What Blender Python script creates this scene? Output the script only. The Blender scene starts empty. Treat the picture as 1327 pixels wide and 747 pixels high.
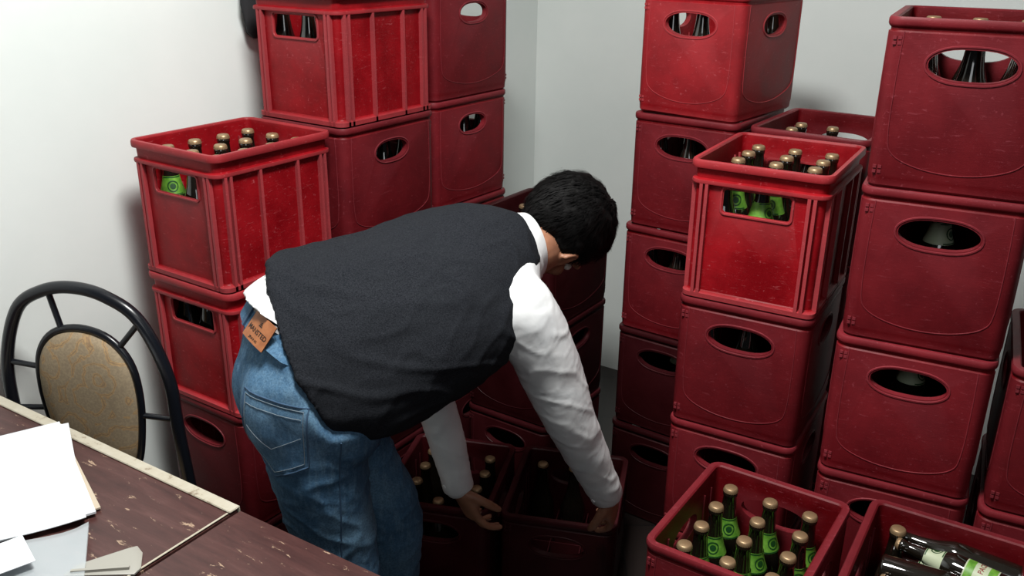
import bpy, bmesh, math, random
from mathutils import Vector, Matrix, noise
from mathutils.bvhtree import BVHTree
random.seed(7)
scene=bpy.context.scene
COL=scene.collection
V=Vector
# ------------------------------------------------------------------ helpers
def link(o):
    COL.objects.link(o); return o
def new_mesh(name,verts,faces,mats=(),smooth=None):
    me=bpy.data.meshes.new(name); me.from_pydata([tuple(v) for v in verts],[],faces)
    me.update()
    for m in mats: me.materials.append(m)
    if smooth is not None: smooth_mesh(me,smooth)
    return me
def smooth_mesh(me,ang=40):
    me.polygons.foreach_set('use_smooth',[True]*len(me.polygons))
    try: me.set_sharp_from_angle(angle=math.radians(ang))
    except Exception: pass
def obj(name,me,parent=None,loc=(0,0,0),rot=(0,0,0),label=None,category=None,group=None,kind=None):
    o=bpy.data.objects.new(name,me); link(o)
    if parent: o.parent=parent
    o.location=loc; o.rotation_euler=rot
    if label: o['label']=label
    if category: o['category']=category
    if group: o['group']=group
    if kind: o['kind']=kind
    return o
class MB:
    def __init__(s): s.v=[]; s.f=[]; s.m=[]
    def add(s,verts,faces,mi=0,mat=None):
        b=len(s.v)
        s.v+= [ (mat@V(p) if mat else V(p)) for p in verts]
        for f in faces: s.f.append([i+b for i in f]); s.m.append(mi)
    def box(s,lo,hi,mi=0,mat=None):
        x0,y0,z0=lo;x1,y1,z1=hi
        vs=[(x0,y0,z0),(x1,y0,z0),(x1,y1,z0),(x0,y1,z0),(x0,y0,z1),(x1,y0,z1),(x1,y1,z1),(x0,y1,z1)]
        fs=[(0,3,2,1),(4,5,6,7),(0,1,5,4),(1,2,6,5),(2,3,7,6),(3,0,4,7)]
        s.add(vs,fs,mi,mat)
    def rings(s,rings,mi=0,cap0=True,cap1=True,closed=False,mat=None):
        n=len(rings[0]); vs=[p for r in rings for p in r]; fs=[]
        R=len(rings)
        for i in range(R if closed else R-1):
            j=(i+1)%R
            for k in range(n):
                l=(k+1)%n
                fs.append((i*n+k,i*n+l,j*n+l,j*n+k))
        if not closed:
            if cap0: fs.append(tuple(range(n))[::-1])
            if cap1: fs.append(tuple((R-1)*n+k for k in range(n)))
        s.add(vs,fs,mi,mat)
    def lathe(s,prof,n=24,mi=0,mat=None,cap0=True,cap1=True):
        s.rings([[V((r*math.cos(2*math.pi*k/n),r*math.sin(2*math.pi*k/n),z)) for k in range(n)] for r,z in prof],mi,cap0,cap1,mat=mat)
    def mesh(s,name,mats=(),smooth=None):
        me=new_mesh(name,s.v,s.f)
        for m in mats: me.materials.append(m)
        if len(me.polygons)==len(s.m): me.polygons.foreach_set('material_index',s.m)
        bm=bmesh.new(); bm.from_mesh(me); bmesh.ops.recalc_face_normals(bm,faces=bm.faces); bm.to_mesh(me); bm.free()
        if smooth is not None: smooth_mesh(me,smooth)
        return me
def frames(pts,closed=False):
    n=len(pts); T=[]
    for i in range(n):
        a=pts[i-1] if (i>0 or closed) else pts[i]; b=pts[(i+1)%n] if (i<n-1 or closed) else pts[i]
        T.append((b-a).normalized())
    up=V((0,0,1)) if abs(T[0].z)<.9 else V((0,1,0))
    u=T[0].cross(up).normalized(); out=[]
    for t in T:
        u=(u-t*u.dot(t)).normalized(); out.append((t,u,t.cross(u)))
    return out
def tube(mb,pts,rad,n=12,mi=0,closed=False,round_ends=False,mat=None):
    pts=[V(p) for p in pts]
    if not hasattr(rad,'__len__'): rad=[rad]*len(pts)
    fr=frames(pts,closed); R=[]
    def ring(c,t,u,v,r): return [c+u*(r*math.cos(2*math.pi*k/n))+v*(r*math.sin(2*math.pi*k/n)) for k in range(n)]
    if round_ends:
        for q in (80,55,28):
            a=math.radians(q); R.append(ring(pts[0]-fr[0][0]*rad[0]*math.sin(a),*fr[0],rad[0]*math.cos(a)))
    for p,f,r in zip(pts,fr,rad): R.append(ring(p,*f,r))
    if round_ends:
        for q in (28,55,80):
            a=math.radians(q); R.append(ring(pts[-1]+fr[-1][0]*rad[-1]*math.sin(a),*fr[-1],rad[-1]*math.cos(a)))
    mb.rings(R,mi,closed=closed,mat=mat)
def catmull(pts,sub=6,closed=False):
    pts=[V(p) for p in pts]; n=len(pts); out=[]
    rng=range(n if closed else n-1)
    for i in rng:
        p0=pts[i-1] if (i>0 or closed) else pts[i]; p1=pts[i]; p2=pts[(i+1)%n]; p3=pts[(i+2)%n] if (i+2<n or closed) else p2
        for k in range(sub):
            t=k/sub
            out.append(.5*((2*p1)+(p2-p0)*t+(2*p0-5*p1+4*p2-p3)*t*t+(3*p1-p0-3*p2+p3)*t**3))
    if not closed: out.append(pts[-1])
    return out
def evalmesh(o,name,mats=(),smooth=None):
    dg=bpy.context.evaluated_depsgraph_get(); dg.update()
    me=bpy.data.meshes.new_from_object(o.evaluated_get(dg)); me.name=name
    me.materials.clear()
    for m in mats: me.materials.append(m)
    if smooth is not None: smooth_mesh(me,smooth)
    bpy.data.objects.remove(o,do_unlink=True)
    return me
def remesh(mb,name,voxel,smooth=3,mats=()):
    me=mb.mesh(name+'_t'); o=bpy.data.objects.new('tmp',me); link(o)
    m=o.modifiers.new('r','REMESH'); m.mode='VOXEL'; m.voxel_size=voxel
    if smooth:
        m=o.modifiers.new('s','SMOOTH'); m.factor=.5; m.iterations=smooth
    r=evalmesh(o,name,mats); r.polygons.foreach_set('use_smooth',[True]*len(r.polygons)); return r
def text_mesh(s,size,extr=0.0005,bold=0):
    cu=bpy.data.curves.new('txt','FONT'); cu.body=s; cu.size=size; cu.extrude=extr; cu.align_x='CENTER'; cu.align_y='CENTER'; cu.offset=bold; cu.resolution_u=3
    o=bpy.data.objects.new('tmp',cu); link(o)
    me=evalmesh(o,'lettering'); 
    bpy.data.curves.remove(cu); return me
# ------------------------------------------------------------------ materials
def P(name,base,rough=.5,metal=0,spec=.5,**kw):
    m=bpy.data.materials.new(name); m.use_nodes=True; nt=m.node_tree; b=nt.nodes['Principled BSDF']
    b.inputs['Base Color'].default_value=(*base,1); b.inputs['Roughness'].default_value=rough; b.inputs['Metallic'].default_value=metal
    b.inputs['Specular IOR Level'].default_value=spec
    for k,v in kw.items(): b.inputs[k].default_value=v
    return m,nt,b
def coord(nt,scale=(1,1,1),out='Object'):
    tc=nt.nodes.new('ShaderNodeTexCoord'); mp=nt.nodes.new('ShaderNodeMapping'); mp.inputs['Scale'].default_value=scale
    nt.links.new(tc.outputs[out],mp.inputs['Vector']); return mp.outputs['Vector']
def noise_n(nt,vec,scale,detail=4,rough=.55,dist=0):
    n=nt.nodes.new('ShaderNodeTexNoise'); n.inputs['Scale'].default_value=scale; n.inputs['Detail'].default_value=detail; n.inputs['Roughness'].default_value=rough; n.inputs['Distortion'].default_value=dist
    nt.links.new(vec,n.inputs['Vector']); return n.outputs['Fac']
def ramp(nt,fac,stops):
    r=nt.nodes.new('ShaderNodeValToRGB'); cr=r.color_ramp
    cr.elements[0].position=stops[0][0]; cr.elements[0].color=(*stops[0][1],1)
    cr.elements[1].position=stops[-1][0]; cr.elements[1].color=(*stops[-1][1],1)
    for p,c in stops[1:-1]:
        e=cr.elements.new(p); e.color=(*c,1)
    nt.links.new(fac,r.inputs['Fac']); return r.outputs['Color']
def mix(nt,fac,a,b,mode='MIX'):
    m=nt.nodes.new('ShaderNodeMix'); m.data_type='RGBA'; m.blend_type=mode
    for s,val in ((0,fac),(6,a),(7,b)):
        if hasattr(val,'is_output'): nt.links.new(val,m.inputs[s])
        elif s==0: m.inputs[0].default_value=val
        else: m.inputs[s].default_value=(*val,1)
    return m.outputs[2]
def bump(nt,b,h,strength=.3,dist=.002):
    n=nt.nodes.new('ShaderNodeBump'); n.inputs['Strength'].default_value=strength; n.inputs['Distance'].default_value=dist
    nt.links.new(h,n.inputs['Height']); nt.links.new(n.outputs['Normal'],b.inputs['Normal'])
g=lambda x:(x,x,x)
def crate_mat(name,base,dust,k=1.0):
    m,nt,b=P(name,base,.42,spec=.20)
    oi=nt.nodes.new('ShaderNodeObjectInfo')
    tc=nt.nodes.new('ShaderNodeTexCoord'); ad=nt.nodes.new('ShaderNodeVectorMath'); ad.operation='ADD'
    sc=nt.nodes.new('ShaderNodeVectorMath'); sc.operation='SCALE'; sc.inputs[0].default_value=(7,3,5); nt.links.new(oi.outputs['Random'],sc.inputs['Scale'])
    nt.links.new(tc.outputs['Object'],ad.inputs[0]); nt.links.new(sc.outputs[0],ad.inputs[1]); vec=ad.outputs[0]
    big=noise_n(nt,vec,9,5,.65)
    c1=mix(nt,ramp(nt,big,[(.35,g(0)),(.75,g(1))]),tuple(x*.8 for x in base),tuple(min(1,x*1.5+.003) for x in base))
    mp=nt.nodes.new('ShaderNodeMapping'); mp.inputs['Scale'].default_value=(14,14,70); mp.inputs['Rotation'].default_value=(.3,.5,.2); nt.links.new(vec,mp.inputs['Vector'])
    scr=noise_n(nt,mp.outputs[0],3,6,.75,.6)
    c2=mix(nt,ramp(nt,scr,[(.60,g(0)),(.68,g(.55*k))]),c1,dust)
    fine=noise_n(nt,vec,120,3,.6)
    c3=mix(nt,ramp(nt,fine,[(.65,g(0)),(.73,g(.5*k))]),c2,dust)
    geo=nt.nodes.new('ShaderNodeNewGeometry')
    edge=ramp(nt,geo.outputs['Pointiness'],[(.515,g(0)),(.60,g(.40*k))])
    c3=mix(nt,edge,c3,dust)
    vr=nt.nodes.new('ShaderNodeMapRange'); vr.inputs[3].default_value=.78; vr.inputs[4].default_value=1.2; nt.links.new(oi.outputs['Random'],vr.inputs[0])
    hv=nt.nodes.new('ShaderNodeHueSaturation'); nt.links.new(vr.outputs[0],hv.inputs['Value']); nt.links.new(c3,hv.inputs['Color'])
    nt.links.new(hv.outputs[0],b.inputs['Base Color'])
    rr=nt.nodes.new('ShaderNodeMapRange'); rr.inputs[3].default_value=.34; rr.inputs[4].default_value=.62; nt.links.new(big,rr.inputs[0]); nt.links.new(rr.outputs[0],b.inputs['Roughness'])
    bump(nt,b,scr,.25,.0014)
    return m
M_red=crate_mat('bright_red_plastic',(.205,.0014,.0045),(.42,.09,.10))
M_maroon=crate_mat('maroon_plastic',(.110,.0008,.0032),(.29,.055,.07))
M_shaded=crate_mat('shaded_maroon_plastic',(.026,.0006,.0016),(.07,.016,.02),.8)  # maroon plastic darkened: shade of the dim crates painted into the colour
M_glass,nt,b=P('dark_brown_glass',(.008,.006,.004),.06,spec=.7); b.inputs['Coat Weight'].default_value=.5; b.inputs['Coat Roughness'].default_value=.03
M_cap,_,_=P('gold_cap',(.33,.22,.12),.42,.55)
M_green,nt,b=P('green_paper',(.13,.42,.03),.45)
nz=noise_n(nt,coord(nt),60,2)
nt.links.new(ramp(nt,nz,[(.35,(.08,.23,.02)),(.7,(.18,.40,.05))]),b.inputs['Base Color'])
M_dkgreen,_,_=P('dark_green_ink',(.004,.05,.008),.5)
M_whitelab,_,_=P('white_paper_label',(.45,.50,.34),.5)
M_redink,_,_=P('red_ink',(.22,.02,.02),.5)
M_wall,nt,b=P('painted_wall',(.8,.82,.8),.75)
vec=coord(nt); n1=noise_n(nt,vec,2.2,5,.6); n2=noise_n(nt,vec,60,3)
nt.links.new(ramp(nt,n1,[(.3,(.72,.77,.745)),(.7,(.79,.825,.80))]),b.inputs['Base Color']); bump(nt,b,n2,.12,.002)
M_ceil,_,_=P('ceiling_paint',(.75,.75,.73),.8)
M_floor,nt,b=P('floor_tile',(.03,.025,.022),.4)
vec=coord(nt); br=nt.nodes.new('ShaderNodeTexBrick'); br.offset=0; br.inputs['Scale'].default_value=3; br.inputs['Color1'].default_value=(.022,.016,.014,1); br.inputs['Color2'].default_value=(.018,.013,.012,1); br.inputs['Mortar'].default_value=(.008,.008,.008,1); br.inputs['Mortar Size'].default_value=.01; br.inputs['Brick Width'].default_value=1; br.inputs['Row Height'].default_value=1
nt.links.new(vec,br.inputs['Vector']); nt.links.new(br.outputs['Color'],b.inputs['Base Color'])
M_denim,nt,b=P('blue_denim',(.06,.14,.27),.85,spec=.2)
vec=coord(nt,out='Object'); a=noise_n(nt,vec,5,4,.6); c=noise_n(nt,vec,260,2,.7)
mp=nt.nodes.new('ShaderNodeMapping'); mp.inputs['Scale'].default_value=(1,1,.18); mp.inputs['Rotation'].default_value=(0,.35,0); nt.links.new(vec,mp.inputs[0]); s2=noise_n(nt,mp.outputs[0],110,3,.7)
c1=ramp(nt,a,[(.30,(.034,.086,.155)),(.52,(.062,.142,.24)),(.72,(.13,.24,.34))])
c2=mix(nt,ramp(nt,s2,[(.45,g(0)),(.75,g(.5))]),c1,(.18,.30,.40))
c3=mix(nt,ramp(nt,c,[(.35,g(.5)),(.6,g(0))]),c2,(.02,.05,.10)); nt.links.new(c3,b.inputs['Base Color']); bump(nt,b,c,.35,.001)
M_stitch,_,_=P('denim_seam',(.03,.07,.13),.8)
M_stitch2,_,_=P('stitch_thread',(.16,.20,.23),.8)
M_patch,nt,b=P('tan_leather',(.42,.14,.035),.55); n=noise_n(nt,coord(nt),60,3); nt.links.new(ramp(nt,n,[(.3,(.25,.085,.03)),(.7,(.36,.135,.05))]),b.inputs['Base Color'])
M_ink,_,_=P('dark_print',(.02,.008,.004),.6)
M_belt,_,_=P('dark_belt_leather',(.012,.009,.011),.45)
M_vest,nt,b=P('charcoal_knit',(.012,.015,.020),.95,spec=.12)
vec=coord(nt); n=noise_n(nt,vec,420,2,.7); n2=noise_n(nt,vec,9,3)
c1=ramp(nt,n,[(.3,(.004,.005,.007)),(.7,(.021,.023,.028))]); c2=mix(nt,ramp(nt,n2,[(.4,g(0)),(.8,g(.5))]),c1,(.014,.016,.019)); nt.links.new(c2,b.inputs['Base Color']); bump(nt,b,n,.45,.0012)
M_shirt,nt,b=P('white_cotton',(.74,.74,.72),.8,spec=.25)
n=noise_n(nt,coord(nt),11,3,.5,.8); bump(nt,b,n,.2,.010); nt.links.new(ramp(nt,n,[(.25,(.62,.64,.65)),(.6,(.72,.73,.73))]),b.inputs['Base Color'])
M_skin,nt,b=P('skin',(.30,.13,.075),.5,spec=.4); b.inputs['Subsurface Weight'].default_value=.06; b.inputs['Subsurface Radius'].default_value=(.01,.004,.002)
n=noise_n(nt,coord(nt),25,3); nt.links.new(ramp(nt,n,[(.3,(.24,.105,.06)),(.7,(.36,.17,.10))]),b.inputs['Base Color'])
M_hair,_,_=P('black_hair',(.003,.0027,.0027),.7,spec=.15)
M_eye,_,_=P('eye_white',(.7,.68,.62),.2); M_lip,_,_=P('lip',(.25,.08,.06),.5); M_nail,_,_=P('nail',(.36,.2,.15),.3)
M_shoe,_,_=P('black_shoe_leather',(.015,.012,.01),.35)
M_black,_,_=P('black_painted_metal',(.005,.006,.009),.28)
M_fabric,nt,b=P('beige_floral_fabric',(.35,.27,.17),.85)
vec=coord(nt); vo=nt.nodes.new('ShaderNodeTexVoronoi'); vo.inputs['Scale'].default_value=13; vo.inputs['Randomness'].default_value=.8; nt.links.new(vec,vo.inputs['Vector'])
sn_=nt.nodes.new('ShaderNodeMath'); sn_.operation='SINE'; ml=nt.nodes.new('ShaderNodeMath'); ml.operation='MULTIPLY_ADD'; ml.inputs[1].default_value=20
dn=noise_n(nt,vec,16,2,.5,1.2); m2_=nt.nodes.new('ShaderNodeMath'); m2_.operation='MULTIPLY'; m2_.inputs[1].default_value=9; nt.links.new(dn,m2_.inputs[0])
nt.links.new(vo.outputs['Distance'],ml.inputs[0]); nt.links.new(m2_.outputs[0],ml.inputs[2]); nt.links.new(ml.outputs[0],sn_.inputs[0])
n=noise_n(nt,vec,190,2); c1=ramp(nt,sn_.outputs[0],[(.0,(.31,.24,.15)),(.55,(.33,.255,.16)),(.76,(.38,.23,.10)),(.92,(.42,.28,.13)),(1,(.27,.17,.09))]); c2=mix(nt,ramp(nt,n,[(.4,g(.4)),(.65,g(0))]),c1,(.17,.13,.09)); nt.links.new(c2,b.inputs['Base Color'])
M_table,nt,b=P('brown_laminate',(.10,.045,.035),.35)
vec=coord(nt); mp=nt.nodes.new('ShaderNodeMapping'); mp.inputs['Scale'].default_value=(1.2,9,1); nt.links.new(vec,mp.inputs[0]); n=noise_n(nt,mp.outputs[0],5,7,.7,.4)
c1=ramp(nt,n,[(.3,(.036,.013,.012)),(.55,(.066,.025,.022)),(.75,(.105,.046,.041))])
mp2=nt.nodes.new('ShaderNodeMapping'); mp2.inputs['Scale'].default_value=(14,50,1); mp2.inputs['Rotation'].default_value=(0,0,.9); nt.links.new(vec,mp2.inputs[0]); sn=noise_n(nt,mp2.outputs[0],1.6,5,.74,.5)
c2=mix(nt,ramp(nt,sn,[(.63,g(0)),(.66,g(.9))]),c1,(.40,.28,.19)); nt.links.new(c2,b.inputs['Base Color'])
M_trim,nt,b=P('cream_edge_strip',(.60,.54,.42),.4); n=noise_n(nt,coord(nt),30,4,.7); nt.links.new(ramp(nt,n,[(.33,(.22,.17,.12)),(.42,(.45,.41,.32)),(.8,(.52,.49,.41))]),b.inputs['Base Color'])
M_desk,_,_=P('desk_leg_wood',(.08,.04,.03),.5)
M_paper,_,_=P('white_paper',(.68,.71,.74),.7)
M_board,_,_=P('kraft_folder',(.50,.42,.32),.7)
M_clear,nt,b=P('clear_plastic',(.75,.82,.85),.08); b.inputs['Alpha'].default_value=.35
M_grey,_,_=P('grey_plastic',(.34,.33,.29),.4)
M_blackcloth,_,_=P('black_cloth',(.01,.01,.012),.8)
# ------------------------------------------------------------------ person
def loft(mb,st,n=32,cap0=.5,cap1=.5,e=2.0):
    st=[(V(c),a,b_,V(u).normalized(),V(v).normalized()) for c,a,b_,u,v in st]
    def pk(s): return [s[0].x,s[0].y,s[0].z,s[1],s[2],*s[3],*s[4]]
    K=[pk(s) for s in st]; out=[]
    for i in range(len(K)-1):
        p0=K[max(i-1,0)];p1=K[i];p2=K[i+1];p3=K[min(i+2,len(K)-1)]
        for k in range(5):
            t=k/5; out.append([.5*((2*b1)+(c1-a1)*t+(2*a1-5*b1+4*c1-d1)*t*t+(3*b1-a1-3*c1+d1)*t**3) for a1,b1,c1,d1 in zip(p0,p1,p2,p3)])
    out.append(K[-1])
    def ring(q,s=1,off=V((0,0,0))):
        c=V(q[0:3])+off;u=V(q[5:8]).normalized();v=V(q[8:11]).normalized()
        r=[]
        for k in range(n):
            a=2*math.pi*k/n; cc,ss=math.cos(a),math.sin(a)
            r.append(c+u*(q[3]*s*math.copysign(abs(cc)**(2/e),cc))+v*(q[4]*s*math.copysign(abs(ss)**(2/e),ss)))
        return r
    t0=(V(out[0][0:3])-V(out[1][0:3])).normalized(); t1=(V(out[-1][0:3])-V(out[-2][0:3])).normalized()
    R=[]
    if cap0:
        r=min(out[0][3],out[0][4])*cap0
        for q in (80,55,28): a=math.radians(q); R.append(ring(out[0],math.cos(a),t0*r*math.sin(a)))
    R+=[ring(q) for q in out]
    if cap1:
        r=min(out[-1][3],out[-1][4])*cap1
        for q in (28,55,80): a=math.radians(q); R.append(ring(out[-1],math.cos(a),t1*r*math.sin(a)))
    mb.rings(R)
def ellip(mb,c,r,mat=None,n=20):
    R=[]
    for i in range(1,n):
        a=math.pi*i/n; R.append([V((c[0]+r[0]*math.sin(a)*math.cos(2*math.pi*k/n),c[1]+r[1]*math.sin(a)*math.sin(2*math.pi*k/n),c[2]+r[2]*math.cos(a))) for k in range(n)])
    mb.rings(R,mat=mat)
def limb(mb,pts,rad):
    rr=[]
    for i in range(5*(len(pts)-1)+1):
        t=i/5; j=min(int(t),len(rad)-2); f=t-j; rr.append(rad[j]*(1-f)+rad[j+1]*f)
    tube(mb,catmull(pts,5),rr,20,round_ends=True)
F=V((.85,.53,0)); RT_=V((.53,-.85,0))
SR=V((.030,1.662,.985)); ER=V((.125,1.695,.725)); WR=V((.226,1.785,.475))
SL=V((-.05,1.90,1.00)); EL=V((-.175,1.885,.69)); WL=V((-.122,1.885,.420))
HR=V((-.345,1.475,.88)); KR=V((-.335,1.50,.50)); AR=V((-.325,1.46,.09))
HL=V((-.395,1.60,.88)); KL=V((-.262,1.655,.50)); AL=V((-.275,1.68,.09))
Hc=V((.098,1.912,1.070))
Rh=V((.25,-.85,-.46)).normalized(); U=V((.85,.20,.28)); U=(U-Rh*U.dot(Rh)).normalized(); Fh=U.cross(Rh).normalized()
HS=1.07
HM=Matrix((( Rh.x,Fh.x,U.x,Hc.x),(Rh.y,Fh.y,U.y,Hc.y),(Rh.z,Fh.z,U.z,Hc.z),(0,0,0,1)))@Matrix.Scale(HS,4)
body=MB()
TS=[((-.345,1.56,.955),.145,.110,(.50,-.85,-.15),(.55,.25,-.80)),((-.265,1.61,.965),.15,.115,(.5,-.83,-.25),(.30,.30,-.90)),((-.17,1.675,.985),.155,.115,(.48,-.80,-.36),(.1,.38,-.9)),((-.08,1.74,1.01),.155,.105,(.46,-.77,-.43),(-.05,.44,-.88)),((-.01,1.785,1.04),.11,.08,(.45,-.76,-.47),(-.12,.46,-.85)),((.03,1.82,1.055),.06,.06,(.45,-.76,-.47),(-.12,.46,-.85))]
loft(body,TS)
ellip(body,(-.37,1.53,.90),(.115,.115,.10))
limb(body,[(.02,1.81,1.05),(.055,1.85,1.055),tuple(HM@V((0,-.015,-.05)))],[.058,.054,.054])
def hel(c,r): ellip(body,c,r,mat=HM,n=24)
hel((0,-.012,.030),(.074,.094,.084)); hel((0,.018,-.035),(.062,.070,.070)); hel((0,.045,-.078),(.042,.038,.032)); hel((0,.072,-.094),(.020,.018,.016))
hel((0,.070,.022),(.055,.022,.014)); hel((-.035,.060,-.022),(.022,.022,.020)); hel((.035,.060,-.022),(.022,.022,.020))
tube(body,[(0,.078,.012),(0,.094,-.012),(0,.106,-.032)],[.008,.010,.013],12,round_ends=True,mat=HM)
hel((-.012,.092,-.034),(.009,.011,.008)); hel((.012,.092,-.034),(.009,.011,.008))
hel((0,.083,-.056),(.024,.012,.006)); hel((0,.082,-.066),(.021,.012,.007))
for s in (-1,1):
    er=HM@Matrix.Translation((s*.080,-.008,-.012))@Matrix.Rotation(s*.35,4,'Z')
    ellip(body,(0,0,0),(.008,.019,.031),mat=er,n=14)
    tube(body,[V((s*.006,.014*math.cos(a)-.004,.029*math.sin(a))) for a in [ -1.2+.35*k for k in range(13)]],.0045,8,round_ends=True,mat=er)
limb(body,[SR-V((.03,-.05,-.02)),SR,(SR+ER)/2,ER,(ER+WR)/2,WR],[.048,.050,.042,.036,.033,.027])
limb(body,[SL,(SL+EL)/2,EL,(EL+WL)/2,WL],[.050,.042,.036,.033,.027])
limb(body,[HR,(HR+KR)/2,KR,(KR+AR)/2,AR],[.07,.062,.048,.044,.034])
limb(body,[HL,(HL+KL)/2,KL,(KL+AL)/2,AL],[.07,.062,.048,.044,.034])
for A in (AR,AL): limb(body,[A-F*.03+V((0,0,-.035)),A+F*.07+V((0,0,-.045)),A+F*.16+V((0,0,-.055))],[.034,.034,.024])
nails=[]
def hand(W,D,Nn,side,curl,spread=.16,thumb_in=.5,fs=1.0):
    D=D.normalized(); Nn=(Nn-D*Nn.dot(D)).normalized(); X=D.cross(Nn).normalized()*side
    M=Matrix(((X.x,D.x,Nn.x,W.x),(X.y,D.y,Nn.y,W.y),(X.z,D.z,Nn.z,W.z),(0,0,0,1)))
    ux,uz=(1,0,0),(0,0,1)
    m=MB(); loft(m,[((0,-.015,0),.026,.020,ux,uz),((0,.02,0),.033,.017,ux,uz),((0,.055,.001),.040,.015,ux,uz),((-.002,.088,.0),.040,.012,ux,uz)],24)
    body.add([M@v for v in m.v],m.f)
    m=MB(); ellip(m,(.026,.035,.008),(.016,.030,.013)); body.add([M@v for v in m.v],m.f)
    for i,(x,L,r) in enumerate(((.029,.068,.0086),(.010,.076,.0088),(-.010,.070,.0084),(-.029,.055,.0076))):
        L*=fs; a=curl[i]; p=V((x,.086-.004*abs(i-1),0)); sp=(x/.03)*spread; pts=[p-V((0,.02,0)),p]; ang=0
        for seg,fr in enumerate((.45,.30,.25)):
            ang+=a*(.6,1.0,.7)[seg]
            d=V((math.sin(sp)*math.cos(ang),math.cos(sp)*math.cos(ang),math.sin(ang))); p=p+d*L*fr; pts.append(p)
        m=MB(); tube(m,catmull(pts,3),[r]*4+[r*1.04]*3+[r*.95]*3+[r*.84]*2+[r*.8]*1,12,round_ends=True); body.add([M@v for v in m.v],m.f)
        nrm=V((0,-math.sin(ang),math.cos(ang)))*-1; q=pts[-1]-d*.004+nrm*r*.72
        xx=V((math.cos(sp),-math.sin(sp),0)); nm=MB()
        nm.add([M@(q+xx*(.0048*math.cos(t))+d*(.0062*math.sin(t))+nrm*.0022) for t in [2*math.pi*k/10 for k in range(10)]],[tuple(range(10))]); nails.append(nm)
    t0=V((.026,.018,.006)); dt=V((.75,.62,.30)).lerp(V((.30,.75,.65)),thumb_in).normalized()
    d2=V((dt.x*.4,.8,.45)).normalized()
    pts=[t0,t0+dt*.034,t0+dt*.034+d2*.030,t0+dt*.034+d2*.030+V((0,.85,.5)).normalized()*.022]
    m=MB(); tube(m,catmull(pts,3),[.013,.013,.012,.011,.0108,.0108,.0105,.0095,.0088,.0080],12,round_ends=True); body.add([M@v for v in m.v],m.f)
hand(WR,V((.050,.10,-.165)),V((-.85,.35,-.2)),-1,[.55,.55,.6,.65])
hand(WL,V((.066,.008,-.155)),V((.75,.60,.2)),1,[.42,.46,.55,.62],spread=.22)
me=remesh(body,'person',.0040,2,[M_skin])
person=obj('person',me,label='person in dark vest and jeans bending to grip a crate',category='person')
for nm in nails: obj('fingernail',nm.mesh('nail',[M_nail]),parent=person)
for s in (-1,1):
    mb=MB(); ellip(mb,(s*.031,.074,.003),(.013,.011,.010),mat=HM,n=14); obj('eye',mb.mesh('eye',[M_eye],60),parent=person)
mb=MB(); ellip(mb,(0,.090,-.061),(.020,.006,.006),mat=HM,n=14); obj('mouth',mb.mesh('mouth',[M_lip],60),parent=person)
# hair
HR3=V((.0865,.112,.0955)); HC3=V((0,-.018,.029))
mb=MB(); n=48; verts=[];faces=[]
def keep(p):
    if p.z<-.066: return False
    if p.y>.030 and p.z<.058: return False
    if p.y>-.035 and p.z<-.012+max(0,p.y)*1.2: return False
    return True
for i in range(n+1):
    for k in range(2*n):
        a=math.pi*i/n; b_=math.pi*k/n
        d=V((math.sin(a)*math.cos(b_),math.sin(a)*math.sin(b_),math.cos(a)))
        f=1+.065*noise.fractal(d*4.2+V((3,1,0)),.9,2.0,3)-.05*max(0,d.z-.75)*4*.5
        verts.append(HC3+V((d.x*HR3.x,d.y*HR3.y,d.z*HR3.z))*f)
for i in range(n):
    for k in range(2*n):
        q=[i*2*n+k,i*2*n+(k+1)%(2*n),(i+1)*2*n+(k+1)%(2*n),(i+1)*2*n+k]
        if all(keep(verts[t]) for t in q): faces.append(q)
mb.add(verts,faces,mat=HM); mb.add([HC3+(v-HC3)*.84 for v in verts],[f[::-1] for f in faces],mat=HM)
crown=V((0,-.05,.12))
for _ in range(15000):
    f=random.choice(faces); p=verts[f[0]].lerp(verts[f[2]],random.random()); c=p-HC3; nrm=V((c.x/HR3.x**2,c.y/HR3.y**2,c.z/HR3.z**2)).normalized()
    fl=(p-crown); fl=(fl-nrm*fl.dot(nrm)); 
    if fl.length<1e-4: continue
    fl.normalize(); cl=noise.noise(p*45)
    dirr=(fl*1.0+nrm*(random.uniform(.10,.45)+max(0,cl)*.7)+V((random.uniform(-.2,.2),random.uniform(-.2,.2),random.uniform(-.2,.2)))).normalized()
    L=random.uniform(.012,.026); sd=nrm.cross(fl)*.0009; p=p-nrm*.002
    m1=p+dirr*L*.55; m2=p+(dirr*.8+fl*.5-nrm*.15).normalized()*L
    mb.add([p-sd,p+sd,m1+sd*.7,m1-sd*.7,m2],[(0,1,2,3),(3,2,4)],mat=HM)
me=new_mesh('hair',mb.v,mb.f,[M_hair]); me.polygons.foreach_set('use_smooth',[True]*len(me.polygons))
obj('hair',me,parent=person,label='short shaggy black hair')
def wrinkle(me,fn):
    me.update(); vn=[v.normal.copy() for v in me.vertices]
    for v,nn in zip(me.vertices,vn): v.co=v.co+nn*fn(v.co)
    me.update()
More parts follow.
